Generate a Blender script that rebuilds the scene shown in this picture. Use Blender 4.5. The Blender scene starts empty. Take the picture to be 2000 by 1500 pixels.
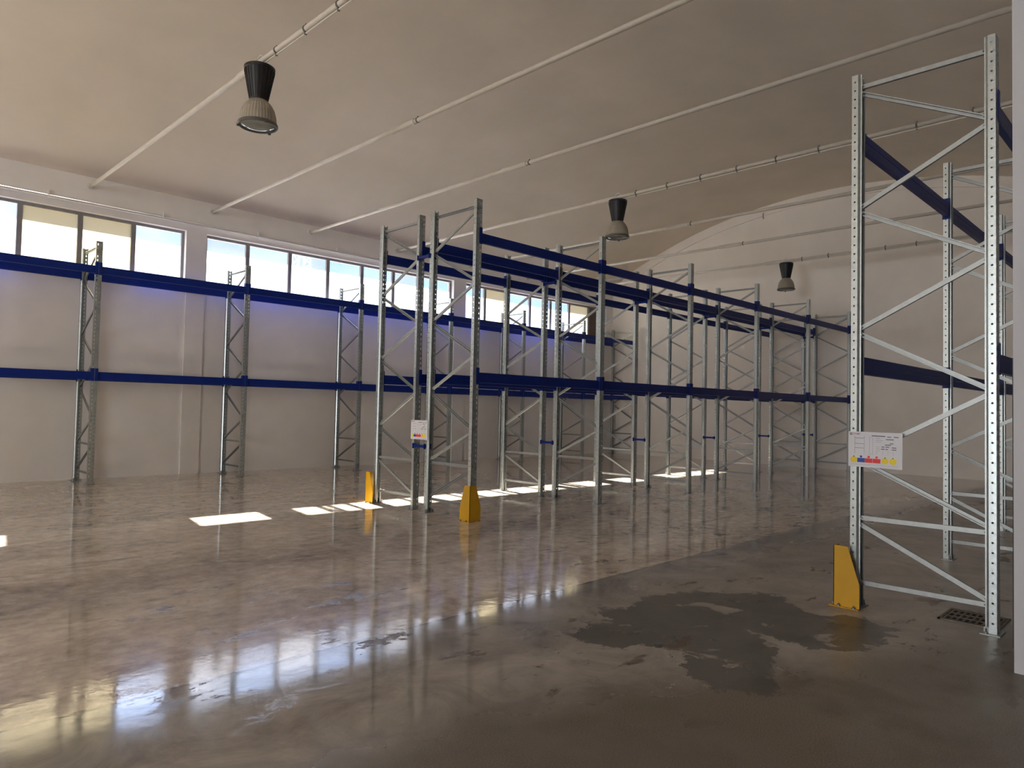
import bpy, bmesh, math, random
from mathutils import Vector, Matrix

sc = bpy.context.scene
COL = sc.collection
random.seed(7)
PI = math.pi

# ------------------------------------------------------------------ camera
F = Vector((0.7066947, 0.7066947, 0.0339935))
YAW, PITCH, ROLL = 0.7854, 0.0340, 0.0210
f0 = Vector((math.cos(YAW), math.sin(YAW), 0)); r0 = Vector((math.sin(YAW), -math.cos(YAW), 0)); u0 = Vector((0, 0, 1))
F = f0 * math.cos(PITCH) + u0 * math.sin(PITCH)
UP = u0 * math.cos(PITCH) - f0 * math.sin(PITCH)
RT = r0 * math.cos(ROLL) + UP * math.sin(ROLL)
UP2 = UP * math.cos(ROLL) - r0 * math.sin(ROLL)
cam_d = bpy.data.cameras.new('camera'); cam_d.sensor_width = 36.0; cam_d.lens = 36.0 * 1373.46 / 2000.0
cam_d.clip_start = 0.05; cam_d.clip_end = 500
cam = bpy.data.objects.new('camera', cam_d); COL.objects.link(cam)
cam.matrix_world = Matrix(((RT.x, UP2.x, -F.x, 0), (RT.y, UP2.y, -F.y, 0), (RT.z, UP2.z, -F.z, 1.62), (0, 0, 0, 1)))
sc.camera = cam

# ------------------------------------------------------------------ light, exposure
sc.view_settings.view_transform = 'Standard'; sc.view_settings.look = 'None'
sc.view_settings.gamma = 1.0; sc.view_settings.exposure = 0.2; sc.view_settings.use_curve_mapping = False
sc.cycles.use_denoising = True
sc.cycles.max_bounces = 9; sc.cycles.diffuse_bounces = 6; sc.cycles.glossy_bounces = 4
sc.cycles.transparent_max_bounces = 16; sc.cycles.sample_clamp_indirect = 4.0
sc.cycles.caustics_reflective = False; sc.cycles.caustics_refractive = False

SUN_DIR = Vector((-0.163, -1.0, -0.70)).normalized()     # the way the light travels
sun_d = bpy.data.lights.new('sun', 'SUN'); sun_d.energy = 75.0; sun_d.angle = math.radians(0.6); sun_d.color = (1.0, 0.95, 0.86)
sun = bpy.data.objects.new('sun', sun_d); COL.objects.link(sun)
sun.rotation_euler = SUN_DIR.to_track_quat('-Z', 'Y').to_euler(); sun.location = (6, 40, 30)

world = bpy.data.worlds.new('sky'); sc.world = world; world.use_nodes = True
wn = world.node_tree.nodes; wl = world.node_tree.links; wn.clear()
tc = wn.new('ShaderNodeTexCoord'); mp = wn.new('ShaderNodeMapping'); mp.inputs['Scale'].default_value = (1.0, 1.0, 3.0)
nz = wn.new('ShaderNodeTexNoise'); nz.inputs['Scale'].default_value = 4.0; nz.inputs['Detail'].default_value = 8; nz.inputs['Roughness'].default_value = 0.55
rp = wn.new('ShaderNodeValToRGB'); rp.color_ramp.elements[0].position = 0.50; rp.color_ramp.elements[1].position = 0.80
rp.color_ramp.elements[0].color = (0.30, 0.54, 1.05, 1); rp.color_ramp.elements[1].color = (0.85, 1.0, 1.25, 1)
bg = wn.new('ShaderNodeBackground'); bg.inputs['Strength'].default_value = 7.5
wo = wn.new('ShaderNodeOutputWorld')
wl.new(tc.outputs['Generated'], mp.inputs['Vector']); wl.new(mp.outputs['Vector'], nz.inputs['Vector'])
wl.new(nz.outputs['Fac'], rp.inputs['Fac'])
# clear blue air low over the horizon, bright cloud higher up
sz = wn.new('ShaderNodeSeparateXYZ'); wl.new(tc.outputs['Generated'], sz.inputs[0])
ev = wn.new('ShaderNodeMapRange'); ev.interpolation_type = 'SMOOTHSTEP'; ev.inputs['From Min'].default_value = 0.26; ev.inputs['From Max'].default_value = 0.45
wl.new(sz.outputs[2], ev.inputs['Value'])
lowr = wn.new('ShaderNodeValToRGB'); lowr.color_ramp.elements[0].position = 0.40; lowr.color_ramp.elements[1].position = 0.68
lowr.color_ramp.elements[0].color = (0.07, 0.115, 0.23, 1); lowr.color_ramp.elements[1].color = (0.15, 0.165, 0.19, 1)
wl.new(nz.outputs['Fac'], lowr.inputs['Fac'])
skm = wn.new('ShaderNodeMix'); skm.data_type = 'RGBA'
wl.new(ev.outputs['Result'], skm.inputs[0]); wl.new(lowr.outputs['Color'], skm.inputs[6]); wl.new(rp.outputs['Color'], skm.inputs[7])
wl.new(skm.outputs[2], bg.inputs['Color']); wl.new(bg.outputs['Background'], wo.inputs['Surface'])

def area(name, loc, direction, sx, sy, energy, color=(1, 1, 1), portal=False):
    d = bpy.data.lights.new(name, 'AREA'); d.shape = 'RECTANGLE'; d.size = sx; d.size_y = sy; d.energy = energy; d.color = color
    if portal: d.cycles.is_portal = True
    o = bpy.data.objects.new(name, d); COL.objects.link(o); o.location = loc
    o.rotation_euler = Vector(direction).to_track_quat('-Z', 'Z').to_euler()
    return o
# added area light in an unseen door opening, fills the hall from behind
DOOR = (-1.2, 5.2, 5.2)
area('door_fill', (-24.2, (DOOR[0] + DOOR[1]) / 2, DOOR[2] / 2), (1, 0, 0.05), DOOR[1] - DOOR[0], DOOR[2], 1900.0, (0.97, 0.98, 1.0))
# portals: they guide the sky light through the three clerestory windows
for (a, b) in ((-16.2, -9.8), (-9.3, -1.95), (-1.45, 5.85), (6.3, 13.68), (14.17, 21.3)):
    area('sky_portal', ((a + b) / 2, 16.62, 4.8), (0, -1, 0), b - a, 1.3, 1.0, portal=True)

# ------------------------------------------------------------------ materials
def mat(name, color, rough=0.5, metal=0.0, spec=0.5, var=0.0, scale=8.0, bump=0.0, bscale=30.0, rvar=0.0):
    m = bpy.data.materials.new(name); m.use_nodes = True; n = m.node_tree.nodes; l = m.node_tree.links
    b = n['Principled BSDF']; b.inputs['Base Color'].default_value = (*color, 1); b.inputs['Roughness'].default_value = rough
    b.inputs['Metallic'].default_value = metal; b.inputs['Specular IOR Level'].default_value = spec
    t = n.new('ShaderNodeTexCoord')
    if var or rvar:
        z = n.new('ShaderNodeTexNoise'); z.inputs['Scale'].default_value = scale; z.inputs['Detail'].default_value = 5
        l.new(t.outputs['Object'], z.inputs['Vector'])
        if var:
            r = n.new('ShaderNodeValToRGB'); r.color_ramp.elements[0].position = 0.3; r.color_ramp.elements[1].position = 0.7
            r.color_ramp.elements[0].color = (*[max(0, c * (1 - var)) for c in color], 1)
            r.color_ramp.elements[1].color = (*[min(1, c * (1 + var)) for c in color], 1)
            l.new(z.outputs['Fac'], r.inputs['Fac']); l.new(r.outputs['Color'], b.inputs['Base Color'])
        if rvar:
            q = n.new('ShaderNodeMapRange'); q.inputs['To Min'].default_value = max(0.02, rough - rvar); q.inputs['To Max'].default_value = rough + rvar
            l.new(z.outputs['Fac'], q.inputs['Value']); l.new(q.outputs['Result'], b.inputs['Roughness'])
    if bump:
        z2 = n.new('ShaderNodeTexNoise'); z2.inputs['Scale'].default_value = bscale; z2.inputs['Detail'].default_value = 4
        bp = n.new('ShaderNodeBump'); bp.inputs['Strength'].default_value = bump; bp.inputs['Distance'].default_value = 0.02
        l.new(t.outputs['Object'], z2.inputs['Vector']); l.new(z2.outputs['Fac'], bp.inputs['Height']); l.new(bp.outputs['Normal'], b.inputs['Normal'])
    return m

M_WALL = mat('white_wall_paint', (0.80, 0.78, 0.75), 0.55, var=0.04, scale=1.5, bump=0.05, bscale=6)
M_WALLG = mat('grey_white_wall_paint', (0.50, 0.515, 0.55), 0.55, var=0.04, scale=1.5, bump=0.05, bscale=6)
M_END = mat('cream_white_wall_paint', (0.84, 0.785, 0.715), 0.6, var=0.04, scale=1.2, bump=0.05, bscale=6)
M_CEIL = mat('cream_ceiling_plaster', (0.84, 0.765, 0.66), 0.8, var=0.05, scale=0.8, bump=0.08, bscale=5)
M_TRIM = mat('white_trim_paint', (0.74, 0.72, 0.69), 0.45, var=0.03, scale=3)
M_ROD = mat('cream_painted_steel', (0.56, 0.525, 0.46), 0.5, var=0.05, scale=6)
M_GALV = mat('galvanised_steel', (0.44, 0.48, 0.475), 0.36, metal=0.85, var=0.10, scale=35, rvar=0.08)
M_GALVD = mat('galvanised_brace_steel', (0.33, 0.35, 0.345), 0.46, metal=0.85, var=0.10, scale=25, rvar=0.08)
M_BLUE = mat('blue_beam_enamel', (0.004, 0.019, 0.18), 0.40, spec=0.2, var=0.10, scale=3)
M_YEL = mat('yellow_guard_enamel', (0.52, 0.285, 0.004), 0.45, var=0.06, scale=6)
M_BLACK = mat('black_lamp_metal', (0.006, 0.006, 0.008), 0.5, var=0.2, scale=20)
M_RUBBER = mat('black_strip', (0.008, 0.008, 0.009), 0.55, var=0.2, scale=20)
M_FRAME = mat('grey_window_frame', (0.22, 0.21, 0.21), 0.45, var=0.08, scale=10)
M_BOLT = mat('dark_bolt_steel', (0.20, 0.20, 0.20), 0.4, metal=0.8, var=0.15, scale=60)
M_REFL = mat('ribbed_reflector_plastic', (0.32, 0.29, 0.235), 0.35, var=0.08, scale=12)
M_RIM = mat('grey_lamp_rim', (0.10, 0.10, 0.09), 0.4, var=0.1, scale=12)
M_LENS = mat('grey_lamp_glass', (0.22, 0.24, 0.23), 0.12, var=0.1, scale=6)
M_SIGN = mat('white_sign_sheet', (0.64, 0.65, 0.70), 0.4, var=0.02, scale=10)
M_INK = mat('dark_sign_ink', (0.05, 0.05, 0.07), 0.5, var=0.1, scale=10)
M_GREYINK = mat('grey_sign_ink', (0.30, 0.31, 0.34), 0.5, var=0.1, scale=10)
M_SRED = mat('red_sign_ink', (0.70, 0.03, 0.03), 0.5, var=0.05, scale=10)
M_SBLUE = mat('blue_sign_ink', (0.02, 0.05, 0.32), 0.5, var=0.05, scale=10)
M_SYEL = mat('yellow_sign_ink', (0.78, 0.62, 0.02), 0.5, var=0.05, scale=10)
M_GRATE = mat('cast_drain_iron', (0.16, 0.14, 0.11), 0.6, metal=0.3, var=0.2, scale=20)
M_DARK = mat('drain_shadow_bottom', (0.03, 0.025, 0.02), 0.8, var=0.2, scale=20)
M_EXT = mat('outside_ground', (0.33, 0.30, 0.265), 0.9, var=0.15, scale=0.3)
M_DARKSTRIP = mat('unseen_dark_ground', (0.045, 0.044, 0.043), 0.9, var=0.15, scale=1.0)
M_ROOF = mat('eave_sheet', (0.45, 0.43, 0.40), 0.7, var=0.1, scale=2)
M_MAST = mat('pale_mast_steel', (0.55, 0.60, 0.68), 0.6, var=0.05, scale=5)
M_BROWN = mat('shaded_end_pane', (0.10, 0.06, 0.045), 0.5, var=0.1, scale=5)  # last window pane: dark brown put in for the shaded outside

def glass_mat(name, clear, haze, tint, seed):
    """Dusty glass: part lets light straight through, part scatters it."""
    m = bpy.data.materials.new(name); m.use_nodes = True; n = m.node_tree.nodes; l = m.node_tree.links; n.clear()
    tr = n.new('ShaderNodeBsdfTransparent'); tr.inputs['Color'].default_value = (clear, clear, clear, 1)
    tl = n.new('ShaderNodeBsdfTranslucent'); tl.inputs['Color'].default_value = (*tint, 1)
    gl = n.new('ShaderNodeBsdfGlossy'); gl.inputs['Roughness'].default_value = 0.05
    t = n.new('ShaderNodeTexCoord'); z = n.new('ShaderNodeTexNoise'); z.inputs['Scale'].default_value = 1.3; z.inputs['Detail'].default_value = 5
    mpn = n.new('ShaderNodeMapping'); mpn.inputs['Location'].default_value = (seed * 3.7, seed, 0)
    q = n.new('ShaderNodeMapRange'); q.inputs['To Min'].default_value = max(0, haze - 0.03); q.inputs['To Max'].default_value = min(1, haze + 0.03)
    l.new(t.outputs['Object'], mpn.inputs['Vector']); l.new(mpn.outputs['Vector'], z.inputs['Vector']); l.new(z.outputs['Fac'], q.inputs['Value'])
    mx = n.new('ShaderNodeMixShader'); l.new(q.outputs['Result'], mx.inputs[0]); l.new(tr.outputs[0], mx.inputs[1]); l.new(tl.outputs[0], mx.inputs[2])
    m2 = n.new('ShaderNodeMixShader'); m2.inputs[0].default_value = 0.04; l.new(mx.outputs[0], m2.inputs[1]); l.new(gl.outputs[0], m2.inputs[2])
    o = n.new('ShaderNodeOutputMaterial'); l.new(m2.outputs[0], o.inputs['Surface'])
    return m
G_CLEAR = glass_mat('dusty_clear_glass', 0.95, 0.055, (0.95, 0.96, 1.0), 1)
G_HAZE = glass_mat('hazy_yellowed_glass', 0.92, 0.90, (0.40, 0.365, 0.275), 2)
G_SEMI = glass_mat('half_hazy_glass', 0.92, 0.20, (0.50, 0.49, 0.48), 3)

def floor_mat():
    m = bpy.data.materials.new('polished_concrete'); m.use_nodes = True; n = m.node_tree.nodes; l = m.node_tree.links
    b = n['Principled BSDF']; t = n.new('ShaderNodeTexCoord'); P = t.outputs['Object']
    def noise(scale, detail=6, rough=0.6, vec=None, dist=0.0, ms=None):
        z = n.new('ShaderNodeTexNoise'); z.inputs['Scale'].default_value = scale; z.inputs['Detail'].default_value = detail
        z.inputs['Roughness'].default_value = rough; z.inputs['Distortion'].default_value = dist
        v = vec or P
        if ms:
            mm = n.new('ShaderNodeMapping'); mm.inputs['Scale'].default_value = ms; l.new(v, mm.inputs['Vector']); v = mm.outputs['Vector']
        l.new(v, z.inputs['Vector']); return z.outputs['Fac']
    def ramp(fac, p0, p1, c0=(0, 0, 0), c1=(1, 1, 1)):
        r = n.new('ShaderNodeValToRGB'); r.color_ramp.elements[0].position = p0; r.color_ramp.elements[1].position = p1
        r.color_ramp.elements[0].color = (*c0, 1); r.color_ramp.elements[1].color = (*c1, 1); l.new(fac, r.inputs['Fac']); return r.outputs['Color']
    def mix(fac, a, c, mode='MIX'):
        x = n.new('ShaderNodeMix'); x.data_type = 'RGBA'; x.blend_type = mode
        for k, v in ((0, fac), (6, a), (7, c)):
            if isinstance(v, (int, float)): x.inputs[k].default_value = v
            elif isinstance(v, tuple): x.inputs[k].default_value = (*v, 1)
            else: l.new(v, x.inputs[k])
        return x.outputs[2]
    def math_(op, a, c=None, c2=None):
        x = n.new('ShaderNodeMath'); x.operation = op
        for k, v in enumerate((a, c, c2)):
            if v is None: continue
            if isinstance(v, (int, float)): x.inputs[k].default_value = v
            else: l.new(v, x.inputs[k])
        return x.outputs[0]
    def smooth(v, a, c, t0=0.0, t1=1.0):
        q = n.new('ShaderNodeMapRange'); q.interpolation_type = 'SMOOTHSTEP'; q.inputs['From Min'].default_value = a; q.inputs['From Max'].default_value = c
        q.inputs['To Min'].default_value = t0; q.inputs['To Max'].default_value = t1; l.new(v, q.inputs['Value']); return q.outputs['Result']
    sx = n.new('ShaderNodeSeparateXYZ'); l.new(P, sx.inputs[0]); X, Y = sx.outputs[0], sx.outputs[1]
    # worn concrete: long trowel clouds, small clouds, faint reddish areas
    big = noise(0.35, 6, 0.6, dist=0.4)
    streak = noise(0.9, 8, 0.7, dist=0.8, ms=(0.55, 1.6, 1))
    fine = noise(7.0, 8, 0.7)
    far_c = ramp(streak, 0.36, 0.64, (0.28, 0.23, 0.18), (0.72, 0.62, 0.51))
    far_c = mix(ramp(big, 0.52, 0.70), far_c, (0.50, 0.385, 0.295))
    far_c = mix(0.5, far_c, ramp(fine, 0.36, 0.64, (0.22, 0.19, 0.155), (0.76, 0.67, 0.56)))
    fleck = ramp(noise(5.0, 9, 0.8, dist=0.5, ms=(0.6, 1.8, 1)), 0.58, 0.66)
    far_c = mix(math_('MULTIPLY', fleck, 0.5), far_c, (0.13, 0.115, 0.10))
    blot = ramp(noise(1.3, 8, 0.72, dist=1.2, ms=(0.7, 1.4, 1)), 0.57, 0.66)
    far_c = mix(math_('MULTIPLY', blot, 0.6), far_c, (0.105, 0.092, 0.085))
    # foreground strip: older speckled screed
    speck = ramp(noise(110, 3, 0.8), 0.36, 0.62, (0.035, 0.027, 0.019), (0.16, 0.128, 0.092))
    near_c = mix(ramp(noise(0.8, 7, 0.6, dist=0.5), 0.42, 0.62), speck, mix(0.5, speck, (0.12, 0.105, 0.095)))
    edge = math_('ADD', math_('ADD', Y, math_('MULTIPLY', math_('MAXIMUM', math_('SUBTRACT', X, 2.5), 0.0), 0.45)), math_('MULTIPLY', math_('SUBTRACT', noise(2.5, 6), 0.5), 0.5))
    nearmask = smooth(edge, 3.15, 2.55)
    strip = smooth(Y, 4.20, 4.14)
    inst = math_('MULTIPLY', nearmask, 1.0)
    polish = ramp(noise(1.7, 8, 0.7, dist=0.8), 0.3, 0.7, (0.14, 0.127, 0.113), (0.36, 0.33, 0.30))
    base = mix(inst, mix(strip, far_c, polish), near_c)
    # wide dark resin stain by the foreground, made of lobes with a ragged edge
    wob = noise(1.6, 8, 0.65); wob2 = noise(1.9, 8, 0.65, ms=(1.1, 0.9, 1))
    wx = math_('ADD', X, math_('MULTIPLY', math_('SUBTRACT', wob, 0.5), 1.5))
    wy = math_('ADD', Y, math_('MULTIPLY', math_('SUBTRACT', wob2, 0.5), 1.2))
    def lobe(cx, cy, rx, ry, ang):
        ca, sa = math.cos(ang), math.sin(ang)
        dx = math_('SUBTRACT', wx, cx); dy = math_('SUBTRACT', wy, cy)
        u = math_('DIVIDE', math_('ADD', math_('MULTIPLY', dx, ca), math_('MULTIPLY', dy, sa)), rx)
        v = math_('DIVIDE', math_('SUBTRACT', math_('MULTIPLY', dy, ca), math_('MULTIPLY', dx, sa)), ry)
        return smooth(math_('ADD', math_('MULTIPLY', u, u), math_('MULTIPLY', v, v)), 1.06, 0.97)
    st = lobe(5.4, 2.9, 0.75, 0.55, -0.6)
    for a in ((4.6, 3.1, 0.75, 0.36, 0.0), (5.5, 2.15, 0.45, 0.5, -0.4), (4.15, 2.25, 0.38, 0.24, 0.1), (4.7, 2.6, 0.5, 0.42, 0.2)):
        st = math_('MAXIMUM', st, lobe(*a))
    hole = ramp(noise(2.2, 6, 0.6, dist=0.6), 0.60, 0.63)
    st = math_('MULTIPLY', st, math_('SUBTRACT', 1.0, hole))
    stc = ramp(noise(3.0, 7, 0.7), 0.35, 0.65, (0.012, 0.011, 0.011), (0.050, 0.045, 0.041))
    base = mix(math_('MULTIPLY', st, 0.9), base, stc)
    # chipped brown spots and the expansion joint along the hall
    chip = ramp(noise(2.4, 9, 0.75, dist=0.3, ms=(0.7, 1.5, 1)), 0.575, 0.60)
    chip = math_('MULTIPLY', math_('MULTIPLY', chip, smooth(Y, 7.5, 5.5)), ramp(noise(0.55, 4, 0.5), 0.46, 0.54))
    base = mix(math_('MULTIPLY', chip, 0.85), base, (0.075, 0.048, 0.032))
    jy = math_('ADD', Y, math_('MULTIPLY', math_('SUBTRACT', noise(9.0, 5), 0.5), 0.05))
    joint = smooth(math_('ABSOLUTE', math_('SUBTRACT', jy, 4.17)), 0.022, 0.008)
    base = mix(math_('MULTIPLY', joint, 0.7), base, (0.09, 0.075, 0.06))
    l.new(base, b.inputs['Base Color'])
    b.inputs['Specular IOR Level'].default_value = 0.9
    rough = smooth(noise(1.1, 7, 0.65, dist=0.5), 0.25, 0.75, 0.03, 0.13)
    rough = math_('ADD', rough, math_('MULTIPLY', math_('MAXIMUM', chip, math_('MULTIPLY', nearmask, ramp(noise(0.8, 5), 0.50, 0.60))), 0.16))
    dull = math_('MULTIPLY', smooth(X, 3.2, 5.0), smooth(Y, 4.2, 3.4))
    rough = math_('ADD', rough, math_('MULTIPLY', math_('MAXIMUM', dull, nearmask), 0.27))
    l.new(rough, b.inputs['Roughness'])
    bp = n.new('ShaderNodeBump'); bp.inputs['Strength'].default_value = 0.06; bp.inputs['Distance'].default_value = 0.02
    h = math_('ADD', math_('MULTIPLY', noise(1.6, 7, 0.55, ms=(0.8, 1.3, 1)), 1.0), math_('MULTIPLY', math_('ADD', math_('MULTIPLY', joint, 0.3), chip), -0.2))
    ridge = smooth(math_('ABSOLUTE', math_('SUBTRACT', Y, 4.35)), 0.45, 0.1)
    h = math_('ADD', h, math_('MULTIPLY', math_('MULTIPLY', ridge, noise(5.0, 5, 0.6)), 0.8))
    l.new(h, bp.inputs['Height']); l.new(bp.outputs['Normal'], b.inputs['Normal'])
    return m
M_FLOOR = floor_mat()

# ------------------------------------------------------------------ helpers
def tag(o, label=None, cat=None, group=None, kind=None):
    if label: o['label'] = label
    if cat: o['category'] = cat
    if group: o['group'] = group
    if kind: o['kind'] = kind
    return o
def empty(name, loc, label, cat, group=None, rz=0.0):
    o = bpy.data.objects.new(name, None); COL.objects.link(o); o.location = loc; o.rotation_euler = (0, 0, rz); o.empty_display_size = 0.2
    return tag(o, label, cat, group)
def mesh_of(name, bm, m, smooth=False):
    me = bpy.data.meshes.new(name); bmesh.ops.recalc_face_normals(bm, faces=bm.faces[:]) if True else None
    bm.to_mesh(me); bm.free(); me.materials.append(m)
    if smooth:
        for p in me.polygons: p.use_smooth = True
    return me
def link(name, me, parent=None, loc=(0, 0, 0), rz=0.0):
    o = bpy.data.objects.new(name, me); COL.objects.link(o); o.location = loc; o.rotation_euler = (0, 0, rz)
    if parent: o.parent = parent
    return o
def obj(name, bm, m, parent=None, loc=(0, 0, 0), smooth=False):
    return link(name, mesh_of(name, bm, m, smooth), parent, loc)
def box(bm, x0, x1, y0, y1, z0, z1):
    v = [bm.verts.new((x, y, z)) for x in (x0, x1) for y in (y0, y1) for z in (z0, z1)]
    for q in ((0, 1, 3, 2), (4, 6, 7, 5), (0, 4, 5, 1), (2, 3, 7, 6), (0, 2, 6, 4), (1, 5, 7, 3)):
        bm.faces.new([v[i] for i in q])
    return v
def bbox_bm(*a, bev=0.0):
    bm = bmesh.new(); box(bm, *a)
    if bev: bmesh.ops.bevel(bm, geom=bm.edges[:], offset=bev, segments=2, affect='EDGES', profile=0.5)
    return bm
def tube(bm, pts, r, seg=10, caps=True):
    pts = [Vector(p) for p in pts]; rings = []
    for i, p in enumerate(pts):
        d = (pts[min(i + 1, len(pts) - 1)] - pts[max(i - 1, 0)]).normalized()
        a = d.orthogonal().normalized() if i == 0 else (prev - d * prev.dot(d)).normalized()
        prev = a; c = d.cross(a)
        rings.append([bm.verts.new(p + (a * math.cos(t) + c * math.sin(t)) * r) for t in [2 * PI * k / seg for k in range(seg)]])
    for A, B in zip(rings, rings[1:]):
        for k in range(seg): bm.faces.new((A[k], A[(k + 1) % seg], B[(k + 1) % seg], B[k]))
    if caps: bm.faces.new(rings[0][::-1]); bm.faces.new(rings[-1])
def lathe(bm, prof, seg=40, rib=0.0, caps=False):
    rings = []
    for (r, z) in prof:
        rings.append([bm.verts.new(((r * (1 + (rib if k % 2 else 0))) * math.cos(2 * PI * k / seg), (r * (1 + (rib if k % 2 else 0))) * math.sin(2 * PI * k / seg), z)) for k in range(seg)])
    for A, B in zip(rings, rings[1:]):
        for k in range(seg): bm.faces.new((A[k], A[(k + 1) % seg], B[(k + 1) % seg], B[k]))
    if caps: bm.faces.new(rings[0][::-1]); bm.faces.new(rings[-1])
def prism(bm, poly, axis_from, axis_to, place):
    """poly: 2D points; place(u, v, w) -> xyz; extruded in w."""
    A = [bm.verts.new(place(u, v, axis_from)) for u, v in poly]; B = [bm.verts.new(place(u, v, axis_to)) for u, v in poly]
    k = len(poly)
    for i in range(k): bm.faces.new((A[i], A[(i + 1) % k], B[(i + 1) % k], B[i]))
    bm.faces.new(A[::-1]); bm.faces.new(B)

# ------------------------------------------------------------------ the hall
XE, YW, XB, YR = 21.62, 16.25, -24.0, 0.92
ZSP = 6.33; VC, VR, VA = 8.1, 16.9, 8.42           # vault: centre line, radius, crown height
def vault(y): return VA - VR + math.sqrt(max(0, VR * VR - (y - VC) ** 2))
def soffit(y):
    """Underside of the vault with its plaster cove towards the window wall."""
    t = max(0.0, (y - (YW - 1.1)) / 1.1)
    return vault(min(y, YW)) - 0.16 * min(t, 1.0) ** 2.2

bm = bmesh.new(); N = 1
vs = [bm.verts.new(p) for p in ((XB - 1, -1.8, 0), (XE + .3, -1.8, 0), (XE + .3, YW + .4, 0), (XB - 1, YW + .4, 0))]
ws = [bm.verts.new((v.co.x, v.co.y, -0.3)) for v in vs]
bm.faces.new(vs); bm.faces.new(ws[::-1])
for i in range(4): bm.faces.new((vs[i], ws[i], ws[(i + 1) % 4], vs[(i + 1) % 4]))
tag(obj('floor', bm, M_FLOOR), kind='structure')

bm = bmesh.new(); ny = 48
ys = [-1.6 + (YW - 1.1 + 1.6) * k / ny for k in range(ny)] + [YW - 1.1 + 1.4 * k / 14 for k in range(15)]; ny = len(ys) - 1
lo = [[bm.verts.new((x, y, soffit(y))) for y in ys] for x in (XB - .2, XE + .2)]
hi = [[bm.verts.new((x, y, vault(y) + 0.25)) for y in ys] for x in (XB - .2, XE + .2)]
for k in range(ny):
    bm.faces.new((lo[0][k], lo[0][k + 1], lo[1][k + 1], lo[1][k])); bm.faces.new((hi[0][k], hi[1][k], hi[1][k + 1], hi[0][k + 1]))
    for s in (0, 1): bm.faces.new((lo[s][k], hi[s][k], hi[s][k + 1], lo[s][k + 1]))
bm.faces.new((lo[0][0], lo[1][0], hi[1][0], hi[0][0])); bm.faces.new((lo[0][-1], hi[0][-1], hi[1][-1], lo[1][-1]))
tag(obj('ceiling', bm, M_CEIL, smooth=False), kind='structure')
for p in bpy.data.objects['ceiling'].data.polygons: p.use_smooth = abs(p.normal.x) < 0.5 and abs(p.normal.z) > 0.5

WIN = ((-1.45, 5.85), (6.30, 13.68), (14.17, 21.25), (-9.30, -1.95), (-16.2, -9.8)); ZS, ZH = 4.20, 5.44
bm = bmesh.new()
box(bm, XB, XE, YW, YW + .3, 0, ZS); box(bm, XB, XE, YW, YW + .3, ZH, vault(YW) + .06)
xs = [XB] + sorted(v for w in WIN for v in w) + [XE]
for a, b in zip(xs[::2], xs[1::2]): box(bm, a, b, YW, YW + .3, ZS, ZH)
for a, b in ((-9.75, -9.35), (-1.9, -1.5), (5.87, 6.28), (13.70, 14.15)): box(bm, a, b, YW - .03, YW + .01, 0, ZS)
tag(obj('wall_left', bm, M_WALL), kind='structure')

def gable(x0, x1, y0, y1, hole=None):
    """A wall across the hall, its top cut to the vault; hole = (y0, y1, z1) down to the floor."""
    bm = bmesh.new(); spans = [(y0, y1, 0)] if not hole else [(y0, hole[0], 0), (hole[0], hole[1], hole[2]), (hole[1], y1, 0)]
    for a, b, zb in spans:
        k = max(4, int((b - a) * 3)); pts = [(a, zb), (b, zb)] + [(b + (a - b) * i / k, vault(b + (a - b) * i / k) + .05) for i in range(k + 1)]
        prism(bm, pts, x0, x1, lambda u, v, w: (w, u, v))
    return bm
tag(obj('wall_end', gable(XE, XE + .3, YR - .4, YW + .3), M_END), kind='structure')
tag(obj('wall_back', gable(XB - .3, XB, -1.8, YW + .3, DOOR), M_WALL), kind='structure')
tag(obj('wall_right', bbox_bm(5.5, XE, YR - 2.5, YR, 0, vault(YR) + .05), M_WALLG), kind='structure')
tag(obj('wall_side', bbox_bm(XB, 5.5, -1.7, -1.4, 0, vault(-1.4) + .05), M_WALL), kind='structure')
# plaster arch moulding on the end wall
bm = bmesh.new(); k = 60
for i in range(k):
    ya, yb = YR + (YW - YR) * i / k, YR + (YW - YR) * (i + 1) / k
    prism(bm, [(ya, vault(ya) - .30), (yb, vault(yb) - .30), (yb, vault(yb) + .02), (ya, vault(ya) + .02)], XE - .05, XE + .01, lambda u, v, w: (w, u, v))
bmesh.ops.remove_doubles(bm, verts=bm.verts[:], dist=1e-4)
tag(obj('trim_1', bm, M_END), kind='structure')

bm = bmesh.new(); box(bm, XB, XE, YW + .3, YW + .74, 5.50, 5.58)
tag(obj('trim_2', bm, M_ROOF), kind='structure')
bm = bmesh.new(); box(bm, -120, 160, YW + .45, 260, -.6, -.3)
tag(obj('ground', bm, M_EXT), kind='structure')
bm = bmesh.new(); box(bm, -120, 160, YW + .45, 21.5, -.3, -.27)  # added unseen dark strip, cuts ground bounce onto the ceiling by the windows
tag(obj('dark_ground_strip', bm, M_DARKSTRIP), kind='structure')

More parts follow.
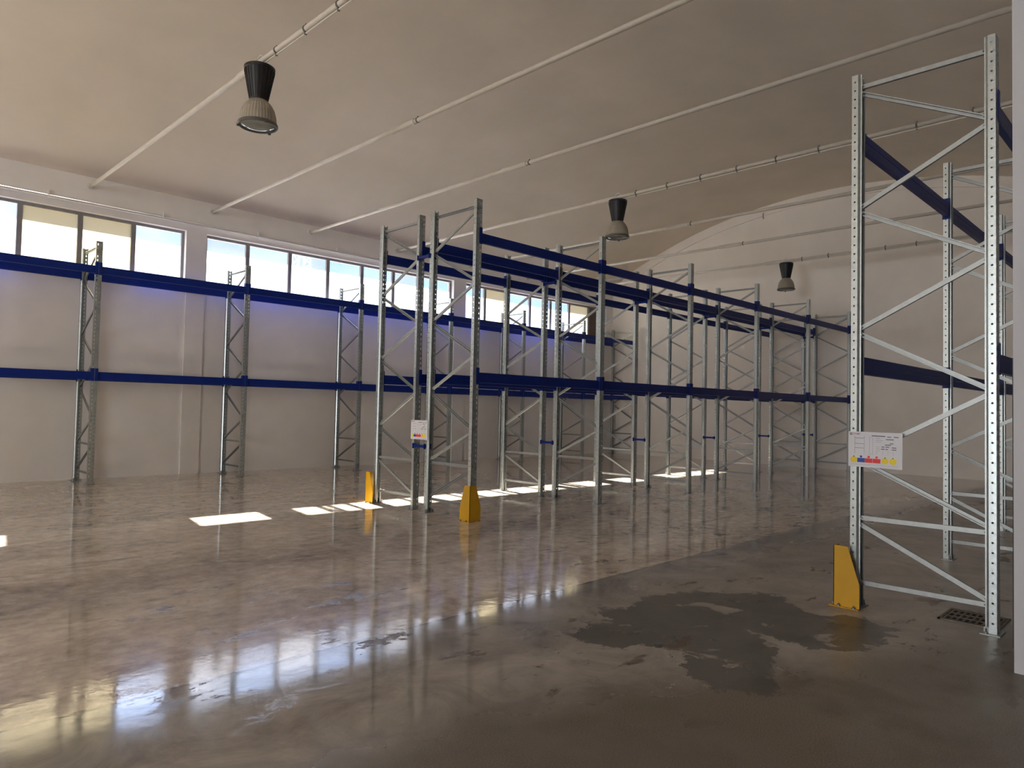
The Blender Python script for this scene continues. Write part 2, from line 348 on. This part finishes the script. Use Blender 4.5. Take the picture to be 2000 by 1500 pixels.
# windows: one structure each, with frame, mullions and panes as parts
DIV = [[-1.36, -.33, .69, 1.73, 2.77, 3.80, 4.80, 5.76], [6.37, 7.32, 8.41, 9.48, 10.52, 11.55, 12.56, 13.6], [14.25, 15.08, 16.12, 17.16, 18.2, 19.2, 20.3, 21.18],
       [-9.22, -8.2, -7.16, -6.12, -5.08, -4.05, -3.03, -2.03], [-16.1, -15.0, -13.96, -12.92, -11.9, -10.9, -9.88]]
GL = [['c', 'h', 'c', 'c', 'h', 'h', 'c'], ['s', 'c', 's', 'c', 'c', 's', 'c'], ['c', 'h', 'c', 'c', 'c', 'h', 'b'], ['c', 'c', 'c', 'c', 'c', 'c', 'c'], ['c', 'c', 'c', 'c', 'c', 'c']]
GMAP = {'c': G_CLEAR, 'h': G_HAZE, 's': G_SEMI, 'b': M_BROWN}
for i, ((a, b), dv, gl) in enumerate(zip(WIN, DIV, GL)):
    root = bpy.data.objects.new('window_%d' % (i + 1), None); COL.objects.link(root); root.location = ((a + b) / 2, YW + .12, ZS); tag(root, kind='structure')
    ox, oy, oz = root.location
    y0, y1 = .0, .06
    bm = bmesh.new()
    box(bm, a - ox, b - ox, y0, y1, 0, .07); box(bm, a - ox, b - ox, y0, y1, ZH - ZS - .06, ZH - ZS)
    box(bm, a - ox, a - ox + .06, y0, y1, .07, ZH - ZS - .06); box(bm, b - ox - .06, b - ox, y0, y1, .07, ZH - ZS - .06)
    obj('window_frame', bm, M_FRAME, root)
    bm = bmesh.new(); box(bm, a - ox, b - ox, -.12, 0, -.0, .03); obj('window_sill', bm, M_TRIM, root)
    for d in dv[1:-1]:
        obj('mullion', bbox_bm(d - ox - .045, d - ox + .045, -.005, .065, .07, ZH - ZS - .06), M_FRAME, root)
    for d0, d1, g in zip(dv, dv[1:], gl):
        e0 = .045 if d0 != dv[0] else -.03; e1 = .045 if d1 != dv[-1] else -.03
        obj('pane', bbox_bm(d0 - ox + e0, d1 - ox - e1, .028, .032, .07, ZH - ZS - .06), GMAP[g], root)

# ------------------------------------------------------------------ pallet rack kit (one mesh of each kind, shared by the copies)
UW, UD, UH, PIT = 0.11, 0.075, 4.57, 0.075
def make_upright():
    bm = bmesh.new(); z0 = 0.045; rows = int((UH - z0) / PIT)
    grid = {}
    def V(p):
        k = tuple(round(c, 5) for c in p)
        if k not in grid: grid[k] = bm.verts.new(k)
        return grid[k]
    def quad(*ps): bm.faces.new([V(p) for p in ps])
    hw, yf = UW / 2, -UD / 2
    xs = [-hw, -.036, -.020, .020, .036, hw]
    for r in range(rows):
        za = z0 + r * PIT; zb = za + PIT; zl = [za, za + .020, za + .055, zb]
        for i in range(5):
            for j in range(3):
                if i in (1, 3) and j == 1: continue
                quad((xs[i], yf, zl[j]), (xs[i + 1], yf, zl[j]), (xs[i + 1], yf, zl[j + 1]), (xs[i], yf, zl[j + 1]))
        for s in (-hw, hw):                                    # flanges with round holes
            y0, y1 = yf, .012; cy, cz, rr = (y0 + y1) / 2, (za + zb) / 2, .0085
            # outer ring points follow the front plate's row splits so the sheets share vertices
            pts = [(y1, cz), (y1, zb), (cy, zb), (y0, zb), (y0, cz), (y0, za), (cy, za), (y1, za)]
            ring = [(cy + rr * math.cos(k * PI / 4), cz + rr * math.sin(k * PI / 4)) for k in range(8)]
            for k in range(8):
                p, q = pts[k], pts[(k + 1) % 8]; u, w = ring[k], ring[(k + 1) % 8]
                quad((s, p[0], p[1]), (s, q[0], q[1]), (s, w[0], w[1]), (s, u[0], u[1]))
            t = .040 if s > 0 else -.040; e = .024 if s > 0 else -.024
            quad((s, .012, za), (t, .028, za), (t, .028, zb), (s, .012, zb))
            quad((t, .028, za), (t, .0375, za), (t, .0375, zb), (t, .028, zb))
            quad((t, .0375, za), (e, .0375, za), (e, .0375, zb), (t, .0375, zb))
    zt = z0 + rows * PIT
    prof = [(-.024, .0375), (-.040, .0375), (-.040, .028), (-hw, .012), (-hw, yf), (hw, yf), (hw, .012), (.040, .028), (.040, .0375), (.024, .0375)]
    for za, zb in ((0.006, z0), (zt, UH)):
        if zb - za < 1e-4: continue
        for p, q in zip(prof, prof[1:]): quad((*p, za), (*q, za), (*q, zb), (*p, zb))
    bmesh.ops.recalc_face_normals(bm, faces=bm.faces[:])
    me = bpy.data.meshes.new('upright'); bm.to_mesh(me); bm.free(); me.materials.append(M_GALV)
    tmp = bpy.data.objects.new('tmp', me); COL.objects.link(tmp)
    md = tmp.modifiers.new('s', 'SOLIDIFY'); md.thickness = .0025; md.offset = 0
    bpy.context.view_layer.update()
    out = bpy.data.meshes.new_from_object(tmp.evaluated_get(bpy.context.evaluated_depsgraph_get())); out.name = 'upright'
    bpy.data.objects.remove(tmp); return out
ME_UP = make_upright()
def make_foot():
    bm = bmesh.new(); box(bm, -.095, .095, -.065, .065, 0, .006)
    box(bm, -.055, -.051, -.04, .045, .006, .05); box(bm, .051, .055, -.04, .045, .006, .05)
    for sx in (-.078, .078):
        tube(bm, [(sx, .03, .004), (sx, .03, .045)], .006, 8); tube(bm, [(sx, .03, .006), (sx, .03, .018)], .012, 6)
    return mesh_of('foot_plate', bm, M_GALVD)
ME_FOOT = make_foot()
def brace_mesh(y0, z0, y1, z1, w=.037, d=.028, flip=1):
    """Open C channel between two points of the frame plane."""
    bm = bmesh.new(); a, b = Vector((0, y0, z0)), Vector((0, y1, z1)); t = (b - a).normalized(); s = Vector((1, 0, 0)).cross(t)
    prof = [(-d / 2, w / 2 - .008), (-d / 2, w / 2), (d / 2, w / 2), (d / 2, -w / 2), (-d / 2, -w / 2), (-d / 2, -w / 2 + .008)]
    inn = [(-d / 2 + .003, w / 2 - .008), (-d / 2 + .003, w / 2 - .003), (d / 2 - .003, w / 2 - .003), (d / 2 - .003, -w / 2 + .003), (-d / 2 + .003, -w / 2 + .003), (-d / 2 + .003, -w / 2 + .008)]
    poly = prof + inn[::-1]
    A = [bm.verts.new(a + Vector((-u * flip, 0, 0)) + s * v) for u, v in poly]; B = [bm.verts.new(b + Vector((-u * flip, 0, 0)) + s * v) for u, v in poly]
    k = len(poly)
    for i in range(k): bm.faces.new((A[i], A[(i + 1) % k], B[(i + 1) % k], B[i]))
    for i in range(5):
        bm.faces.new((A[i], A[i + 1], A[k - 2 - i], A[k - 1 - i])); bm.faces.new((B[i], B[i + 1], B[k - 2 - i], B[k - 1 - i]))
    for p in (a, b):                                            # bolt through the lips
        q = p + t * (.03 if p is a else -.03)
        tube(bm, [(-.045, q.y, q.z), (.045, q.y, q.z)], .006, 6)
    return mesh_of('brace', bm, M_GALVD)
def frame_meshes(dep):
    e = .016; ya, yb = e, dep - e; ms = []
    for z in (.205, .75, 4.47): ms.append(brace_mesh(ya, z, yb, z))
    nodes = [(.235, .70), (.79, 1.235), (1.80, 1.275), (1.84, 2.32), (2.85, 2.36), (2.89, 3.37), (3.90, 3.41), (3.94, 4.42)]
    for k, (a, b) in enumerate(nodes): ms.append(brace_mesh(ya, a, yb, b, flip=-1 if k % 2 else 1))
    return ms
FR = {}
def make_frame(rack, x, ylow, dep, flip, zs):
    """flip False: the braces start low at the upright nearer the camera (lower y)."""
    key = round(dep, 3)
    if key not in FR: FR[key] = frame_meshes(dep)
    o = bpy.data.objects.new('upright_frame', None); COL.objects.link(o); o.parent = rack
    o.location = (x, ylow + (dep if flip else 0), 0); o.rotation_euler = (0, 0, PI if flip else 0); o.scale = (1, 1, zs)
    for y, rz in ((0, 0), (dep, PI)):
        link('upright', ME_UP, o, (0, y, 0), rz); link('foot_plate', ME_FOOT, o, (0, y, 0), rz)
    for m in FR[key]: link('brace', m, o)
    return o
BM = {}
def beam_mesh(L):
    key = round(L, 3)
    if key in BM: return BM[key]
    bm = bmesh.new(); h, d = .15, .05
    poly = [(-d / 2, 0), (d / 2, 0), (d / 2, h * .42), (d / 2 - .004, h * .47), (d / 2 - .004, h * .53), (d / 2, h * .58), (d / 2, h - .004), (d / 2 - .004, h), (0.004, h), (0, h - .010), (-d / 2, h - .010)]
    prism(bm, [(u, v - h) for u, v in poly], -L / 2, L / 2, lambda u, v, w: (w, u, v))
    BM[key] = mesh_of('beam', bm, M_BLUE); return BM[key]
def conn_mesh():
    bm = bmesh.new()                                            # local: post face at x = 0, beam towards +x, aisle towards -y
    box(bm, 0, .004, -.047, .032, -.175, .065)
    box(bm, -.052, .004, -.047, -.043, -.175, .065)
    for z in (-.14, -.05, .03): box(bm, -.030, -.018, -.0435, -.036, z - .012, z + .012)
    return mesh_of('connector', bm, M_BLUE)
ME_CON = conn_mesh()
ME_CON2 = None
def mirror_mesh(me, name):
    b = bmesh.new(); b.from_mesh(me)
    for v in b.verts: v.co.x = -v.co.x
    bmesh.ops.reverse_faces(b, faces=b.faces[:]); m = bpy.data.meshes.new(name); b.to_mesh(m); b.free(); m.materials.append(M_BLUE); return m
ME_CON2 = mirror_mesh(ME_CON, 'connector')
def make_beam(rack, x0, x1, y, ztop, side):
    """side -1: the aisle lies towards lower y, +1: towards higher y."""
    L = x1 - x0 - UW - .01
    o = link('beam', beam_mesh(L), rack, ((x0 + x1) / 2, y, ztop), 0 if side < 0 else PI)
    link('connector', ME_CON, o, (-(L / 2 + .004), 0, 0)); link('connector', ME_CON2, o, (L / 2 + .004, 0, 0))
    return o
def make_rack(label, x0, y0, dep, pitch, n, flip, zs, zup, zlo):
    rack = empty('pallet_rack', (x0, y0, 0), label, 'rack', 'galvanised pallet racks with blue beams')
    for i in range(n): make_frame(rack, i * pitch, 0, dep, flip, zs)
    for i in range(n - 1):
        for z in (zlo, zup):
            make_beam(rack, i * pitch, (i + 1) * pitch, 0, z, -1); make_beam(rack, i * pitch, (i + 1) * pitch, dep, z, 1)
    return rack
X_W, Y_W = .90, 15.063
make_rack('long galvanised rack with blue beams standing against the window wall', X_W, Y_W, .956, 2.925, 8, True, 1.014, 4.165, 2.14)
XD, PD = 6.778, 2.94
YA, YA2 = 9.902 - 1.005, 9.902; YB2 = YA - .355; YB = YB2 - .987
far_row = make_rack('farther row of the back-to-back double rack in mid hall, nearer the windows', XD, YA, 1.005, PD, 6, False, 1.016, 4.165, 2.125)
near_row = make_rack('nearer row of the back-to-back double rack in mid hall, facing the open floor', XD, YB, .987, PD, 6, True, 1.016, 4.165, 2.125)
make_rack('rack at the right edge, beside the white wall end, with a large sign', 6.379, 1.201, .971, 2.908, 4, False, 1.0, 4.085, 2.125)

# row spacers tie the two rows of the double rack together
def spacer_mesh():
    bm = bmesh.new(); g = YA - YB2 - UD
    prism(bm, [(-.02, -.035), (.05, -.02), (g - .05, -.02), (g + .02, -.035), (g + .02, .035), (g - .05, .02), (.05, .02), (-.02, .035)], -.022, .022, lambda u, v, w: (w - .05, u, v))
    for yy in (-.05, g + .046): pass
    box(bm, -.085, .055, -.006, .0, -.04, .04); box(bm, -.085, .055, g, g + .006, -.04, .04)
    return mesh_of('row_spacer', bm, M_BLUE)
ME_SP = spacer_mesh()
for i in range(6):
    for z in (1.00, 3.95): link('row_spacer', ME_SP, near_row, (i * PD, YB2 + UD / 2 - YB, z))

# ------------------------------------------------------------------ yellow upright guards
def make_guard(loc, sx, sy, label):
    """Corner at the origin; plates run towards +x*sx and +y*sy, free edges slant upwards."""
    root = empty('upright_guard', loc, label, 'guard', 'yellow steel guards bolted before the racks')
    H, wb, wt, zk, th = .51, .21, .115, .20, .006
    poly = [(0, 0), (wb, 0), (wb, zk), (wt, H), (0, H)]
    bm = bmesh.new()
    prism(bm, poly, 0, th, lambda u, v, w: (sx * w, sy * u, v)); prism(bm, poly, 0, th, lambda u, v, w: (sx * u, sy * w, v))
    for z in (.16, .42):                                        # small holes seen as dark studs
        tube(bm, [(-sx * .0005, sy * .07, z), (sx * .004, sy * .07, z)], .006, 8)
    obj('guard_plate', bm, M_YEL, root)
    bm = bmesh.new(); box(bm, *sorted((-sx * .03, sx * 0.0)), *sorted((-sy * .0, sy * wb)), 0, .006); box(bm, *sorted((-sx * .03, sx * wb)), *sorted((-sy * .03, 0)), 0, .006)
    obj('base_flange', bm, M_YEL, root)
    for (px, py) in ((-.022, .05), (-.022, .17), (.05, -.022), (.17, -.022)):
        bm = bmesh.new(); tube(bm, [(sx * px, sy * py, .004), (sx * px, sy * py, .03)], .007, 8); tube(bm, [(sx * px, sy * py, .006), (sx * px, sy * py, .018)], .014, 6)
        obj('anchor_bolt', bm, M_BOLT, root)
    return root
make_guard((6.24, 2.315, 0), 1, -1, 'yellow guard at the foot of the right-hand rack under the large sign')
make_guard((6.62, YB - .145, 0), 1, 1, 'yellow guard showing two faces before the nearer row of the double rack')
make_guard((6.62, YA2 + .12, 0), 1, -1, 'narrow yellow guard before the farther row of the double rack, window side')

# ------------------------------------------------------------------ load signs
def text_mesh(s, size):
    cu = bpy.data.curves.new('t', 'FONT'); cu.body = s; cu.size = size; cu.extrude = .0004; cu.align_x = 'LEFT'; cu.align_y = 'CENTER'
    o = bpy.data.objects.new('t', cu); COL.objects.link(o); bpy.context.view_layer.update()
    me = bpy.data.meshes.new_from_object(o.evaluated_get(bpy.context.evaluated_depsgraph_get())); bpy.data.objects.remove(o); return me
def make_sign(loc, rx, label):
    """Sheet in the plane facing -x; u runs left to right (towards lower y), v upwards; origin at the top left corner."""
    root = empty('load_sign', loc, label, 'sign', 'load signs on the racks'); W, Hh = .42, .297
    root.rotation_euler = (rx, 0, 0)
    def P(u, v, w): return (-w, -u, -v)
    def rect(bm, u0, v0, u1, v1, t=.0006):
        prism(bm, [(u0, v0), (u1, v0), (u1, v1), (u0, v1)], .0021, .002 + t, P)
    bm = bmesh.new(); prism(bm, [(0, 0), (W, 0), (W, Hh), (0, Hh)], 0, .002, P); obj('sheet', bm, M_SIGN, root)
    bm = bmesh.new(); rect(bm, .012, .010, .030, .030); obj('logo_square', bm, M_INK, root)
    bm = bmesh.new()
    prism(bm, [(.014, .015), (.018, .016), (.0205, .020), (.024, .014), (.0285, .0135), (.0245, .019), (.0245, .027), (.019, .021)], .0028, .0032, P)
    obj('logo_leaf', bm, M_SIGN, root)
    for s, u, m in (('E', .036, M_SRED), ('M', .050, M_SRED), ('A', .067, M_INK), ('F', .082, M_INK)):
        me = text_mesh(s, .024)
        for v in me.vertices:
            c = v.co.copy(); v.co = Vector(P(u + c.x, .020 - c.y, .0025 + c.z))
        me.materials.clear(); me.materials.append(m); link('logo_letter', me, root)
    bm = bmesh.new()                                            # little drawing of the rack and its elevation
    for v in (.052, .098, .135): rect(bm, .05, v, .128, v + .005)
    for u in (.05, .125): rect(bm, u, .035, u + .003, .185)
    for u in (.168, .192): rect(bm, u, .045, u + .002, .188)
    for v in (.045, .186): rect(bm, .168, v, .194, v + .0015)
    obj('rack_diagram', bm, M_GREYINK, root)
    bm = bmesh.new()
    for (u0, v, u1, t) in ((.185, .028, .29, .007), (.305, .033, .335, .006), (.355, .033, .39, .006), (.295, .054, .355, .006), (.325, .087, .352, .006), (.288, .100, .335, .006),
                           (.260, .117, .285, .006), (.292, .117, .32, .006), (.34, .120, .375, .006), (.258, .135, .285, .007), (.292, .135, .31, .007), (.34, .137, .375, .006)):
        rect(bm, u0, v, u1, v + t)
    obj('printed_lines', bm, M_INK, root)
    bm = bmesh.new()
    for k, v in enumerate((.05, .066, .080, .120, .134, .150, .166, .178)):
        rect(bm, .218, v, .218 + (.035, .055, .045, .03, .03, .03, .015, .012)[k], v + .003)
    for u in (.27, .31, .35): rect(bm, u, .152, u + .0015, .19)
    rect(bm, .02, .275, .39, .2765)
    obj('fine_print', bm, M_GREYINK, root)
    for k, (u, m) in enumerate(((.045, M_SYEL), (.102, M_SBLUE), (.163, M_SRED), (.225, M_SRED), (.290, M_SYEL), (.350, M_SYEL))):
        bm = bmesh.new()
        if m is M_SYEL:
            prism(bm, [(u + .028 * math.cos(a), .237 + .026 * math.sin(a)) for a in [2 * PI * j / 20 for j in range(20)]], .0021, .0027, P)
            prism(bm, [(u - .018, .226), (u + .018, .226), (u, .200)], .0027, .0031, P)
        else:
            rect(bm, u - .030, .222, u + .030, .258)
        g = obj('pictogram', bm, m, root)
        bm = bmesh.new()
        if m is M_SYEL: prism(bm, [(u - .007, .214), (u + .007, .214), (u, .203)], .0031, .0035, P)
        else: prism(bm, [(u + .010 * math.cos(a), .210 + .010 * math.sin(a)) for a in [2 * PI * j / 16 for j in range(16)]], .0021, .0027, P)
        obj('pictogram_symbol', bm, M_INK if m is M_SYEL else m, g)
    return root
make_sign((6.379 - .062, 2.222, 1.482), math.radians(.4), 'large white load sign with coloured pictograms on the right-hand rack upright')
make_sign((XD - .064, 8.935, 1.40), 0, 'small-looking white load sign hung between the two rows of the double rack')

# ------------------------------------------------------------------ tie rods under the vault
ROD_X = (3.92, 6.40, 8.87, 11.55, 14.30, 16.85, 19.55)
ZROD = 5.97
ROD_LABEL = ('cream tie rod carrying the nearest lamp, leftmost under the vault', 'bare cream tie rod just behind the nearest lamp', 'bare cream tie rod running to the upper right corner, in front of the middle lamp',
             'cream tie rod with clipped cable carrying the middle lamp', 'bare cream tie rod first behind the middle lamp', 'bare cream tie rod just in front of the farthest lamp', 'cream tie rod carrying the farthest lamp, closest to the end wall')
for i, x in enumerate(ROD_X):
    root = empty('tie_rod', (x, 8.6, ZROD), ROD_LABEL[i], 'tie rod', 'tie rods across the vault')
    y0, y1 = YR - 8.6 + .01, YW - 8.6 - .005
    if x < 5.5: y0 = -.62 - 8.6
    bm = bmesh.new(); tube(bm, [(0, y0, 0), (0, y1, 0)], .034, 14); obj('rod', bm, M_ROD, root, smooth=True)
    bm = bmesh.new(); tube(bm, [(0, .02, 0), (0, .62, 0)], .046, 14); obj('coupling', bm, M_ROD, root)
    bm = bmesh.new(); tube(bm, [(0, y1 - .02, 0), (0, y1 + .004, 0)], .07, 14); obj('end_plate', bm, M_TRIM, root)
    if i in (0, 3, 6):
        bm = bmesh.new(); tube(bm, [(.0, y0 + .02, -.055), (0, -.12, -.055)], .011, 8); obj('cable', bm, M_ROD, root)
        ks = [-.45 - .72 * j for j in range(int((-.45 - y0) / .72))]
    else:
        ks = [-.05]
    for y in ks:
        bm = bmesh.new(); tube(bm, [(0, y - .012, 0), (0, y + .012, 0)], .042, 12); box(bm, -.006, .006, y - .01, y + .01, .03, .06)
        if i in (0, 3, 6): box(bm, -.014, .014, y - .01, y + .01, -.07, -.035)
        obj('clip', bm, M_RIM, root)

# ------------------------------------------------------------------ high bay lamps
def make_lamp(loc, label):
    root = empty('high_bay_lamp', loc, label, 'lamp', 'high bay lamps hung from the tie rods')
    bm = bmesh.new(); lathe(bm, [(0.0, -.02), (.178, -.022), (.190, -.032), (.190, -.060), (.182, -.070), (.158, -.21), (.132, -.34), (.112, -.445), (.112, -.47), (0.0, -.47)], 48)
    for k in range(24):                                         # cooling ribs
        a = 2 * PI * k / 24; c, s = math.cos(a), math.sin(a)
        pts = [(.180, -.075), (.190, -.075), (.119, -.44), (.108, -.44)]
        prism(bm, pts, -.003, .003, lambda u, v, w: (u * c - w * s, u * s + w * c, v))
    obj('housing', bm, M_BLACK, root, smooth=False)
    bm = bmesh.new(); lathe(bm, [(.10, -.455), (.115, -.465), (.165, -.52), (.197, -.58), (.217, -.66), (.226, -.76), (.222, -.76), (.213, -.66), (.193, -.58), (.160, -.525), (.10, -.47)], 72, rib=.018)
    obj('reflector', bm, M_REFL, root)
    bm = bmesh.new(); lathe(bm, [(.222, -.75), (.240, -.752), (.246, -.762), (.246, -.780), (.238, -.790), (.222, -.790), (.222, -.75)], 48)
    for a in (0.5, 2.6, 4.7): box(bm, .24 * math.cos(a) - .014, .24 * math.cos(a) + .014, .24 * math.sin(a) - .014, .24 * math.sin(a) + .014, -.805, -.755)
    obj('rim', bm, M_RIM, root)
    bm = bmesh.new(); lathe(bm, [(.0, -.800), (.12, -.795), (.223, -.782), (.223, -.772), (0, -.772)], 48); obj('lens', bm, M_LENS, root, smooth=True)
    bm = bmesh.new(); tube(bm, [(0, .075 * math.sin(t), .055 + .075 * math.cos(t)) for t in [PI * .55 + 1.45 * PI * k / 14 - .85 * PI for k in range(15)]], .009, 8)
    box(bm, -.03, .03, -.03, .03, -.022, -.005); tube(bm, [(0, 0, -.01), (0, 0, .0)], .012, 8)
    obj('hook', bm, M_TRIM, root)
    return root
ZL = ZROD - .045
for x, lab in ((ROD_X[0], 'nearest black and grey bell-shaped lamp, hanging at upper left'), (ROD_X[3], 'middle bell-shaped lamp hanging above the double rack'), (ROD_X[6], 'farthest and smallest bell-shaped lamp, hanging before the end wall')):
    make_lamp((x, 8.6, ZL), lab)

# ------------------------------------------------------------------ conduit over the windows
root = empty('wall_conduit', (XB + .1, YW - .045, 5.60), 'white conduit running along the wall just above the windows', 'conduit')
bm = bmesh.new(); tube(bm, [(0, 0, 0), (XE - XB - .15, 0, 0)], .028, 12); obj('pipe', bm, M_TRIM, root, smooth=True)
for k in range(17):
    x = 1.05 + 2.15 * (k - 7) - (XB + .1)
    bm = bmesh.new(); tube(bm, [(x - .02, 0, 0), (x + .02, 0, 0)], .036, 12); box(bm, x - .012, x + .012, -.012, .046, .03, .12); obj('clip', bm, M_TRIM, root)
# ------------------------------------------------------------------ small things
root = empty('drain_grate', (6.70, 1.385, 0), 'square iron drain grate in the floor by the right-hand rack foot', 'drain')
bm = bmesh.new(); w = .21
box(bm, -w, w, -w, -w + .02, 0, .008); box(bm, -w, w, w - .02, w, 0, .008); box(bm, -w, -w + .02, -w, w, 0, .008); box(bm, w - .02, w, -w, w, 0, .008)
obj('grate_frame', bm, M_GRATE, root)
bm = bmesh.new()
for k in range(9): box(bm, -.19, .19, -.175 + k * .0437 - .008, -.175 + k * .0437 + .008, 0, .007)
for k in range(4): box(bm, -.19 + k * .12, -.17 + k * .12, -.19, .19, 0, .0065)
obj('grate_bars', bm, M_GRATE, root)
bm = bmesh.new(); box(bm, -.19, .19, -.19, .19, 0, .0015); obj('pit_shade', bm, M_DARK, root)  # flat dark sheet stands in for the shaded pit under the bars

root = empty('corner_strip', (6.10, YR, 0), 'black vertical strip about two metres tall on the white wall at the right edge', 'strip')
bm = bmesh.new(); box(bm, -.045, .045, 0, .10, 0, 2.06); bmesh.ops.bevel(bm, geom=bm.edges[:], offset=.008, segments=2, affect='EDGES'); obj('strip_body', bm, M_RUBBER, root)
for z in (.3, 1.05, 1.8):
    bm = bmesh.new(); tube(bm, [(-.05, .05, z), (-.044, .05, z)], .012, 8); obj('screw', bm, M_BOLT, root)

root = empty('wall_hook', (XE - .01, 10.25, 8.02), 'tiny dark hook high on the end wall under the arch', 'hook')
bm = bmesh.new(); tube(bm, [(0.01, 0, .05), (-.05, 0, .05), (-.07, 0, .02), (-.07, 0, -.10), (-.05, 0, -.13), (-.03, 0, -.10)], .014, 8); obj('hook_body', bm, M_BOLT, root)

# far lattice mast outside
root = empty('lattice_mast', (33.0, 62.0, -.3), 'pale lattice mast outside, seen through the second long window', 'mast')
bm = bmesh.new(); hm = 17.5; w0 = .75
cs = [(-w0, -w0), (w0, -w0), (w0, w0), (-w0, w0)]
for cx, cy in cs: tube(bm, [(cx, cy, 0), (cx * .8, cy * .8, hm)], .09, 6)
obj('mast_leg', bm, M_MAST, root)
bm = bmesh.new()
for k in range(16):
    z0, z1 = hm * k / 16, hm * (k + 1) / 16
    for j in range(4):
        a, b = cs[j], cs[(j + 1) % 4]; s0, s1 = 1 - .2 * z0 / hm, 1 - .2 * z1 / hm
        p, q = ((a, b) if k % 2 else (b, a)); tube(bm, [(p[0] * s0, p[1] * s0, z0), (q[0] * s1, q[1] * s1, z1)], .05, 5)
obj('mast_lattice', bm, M_MAST, root)
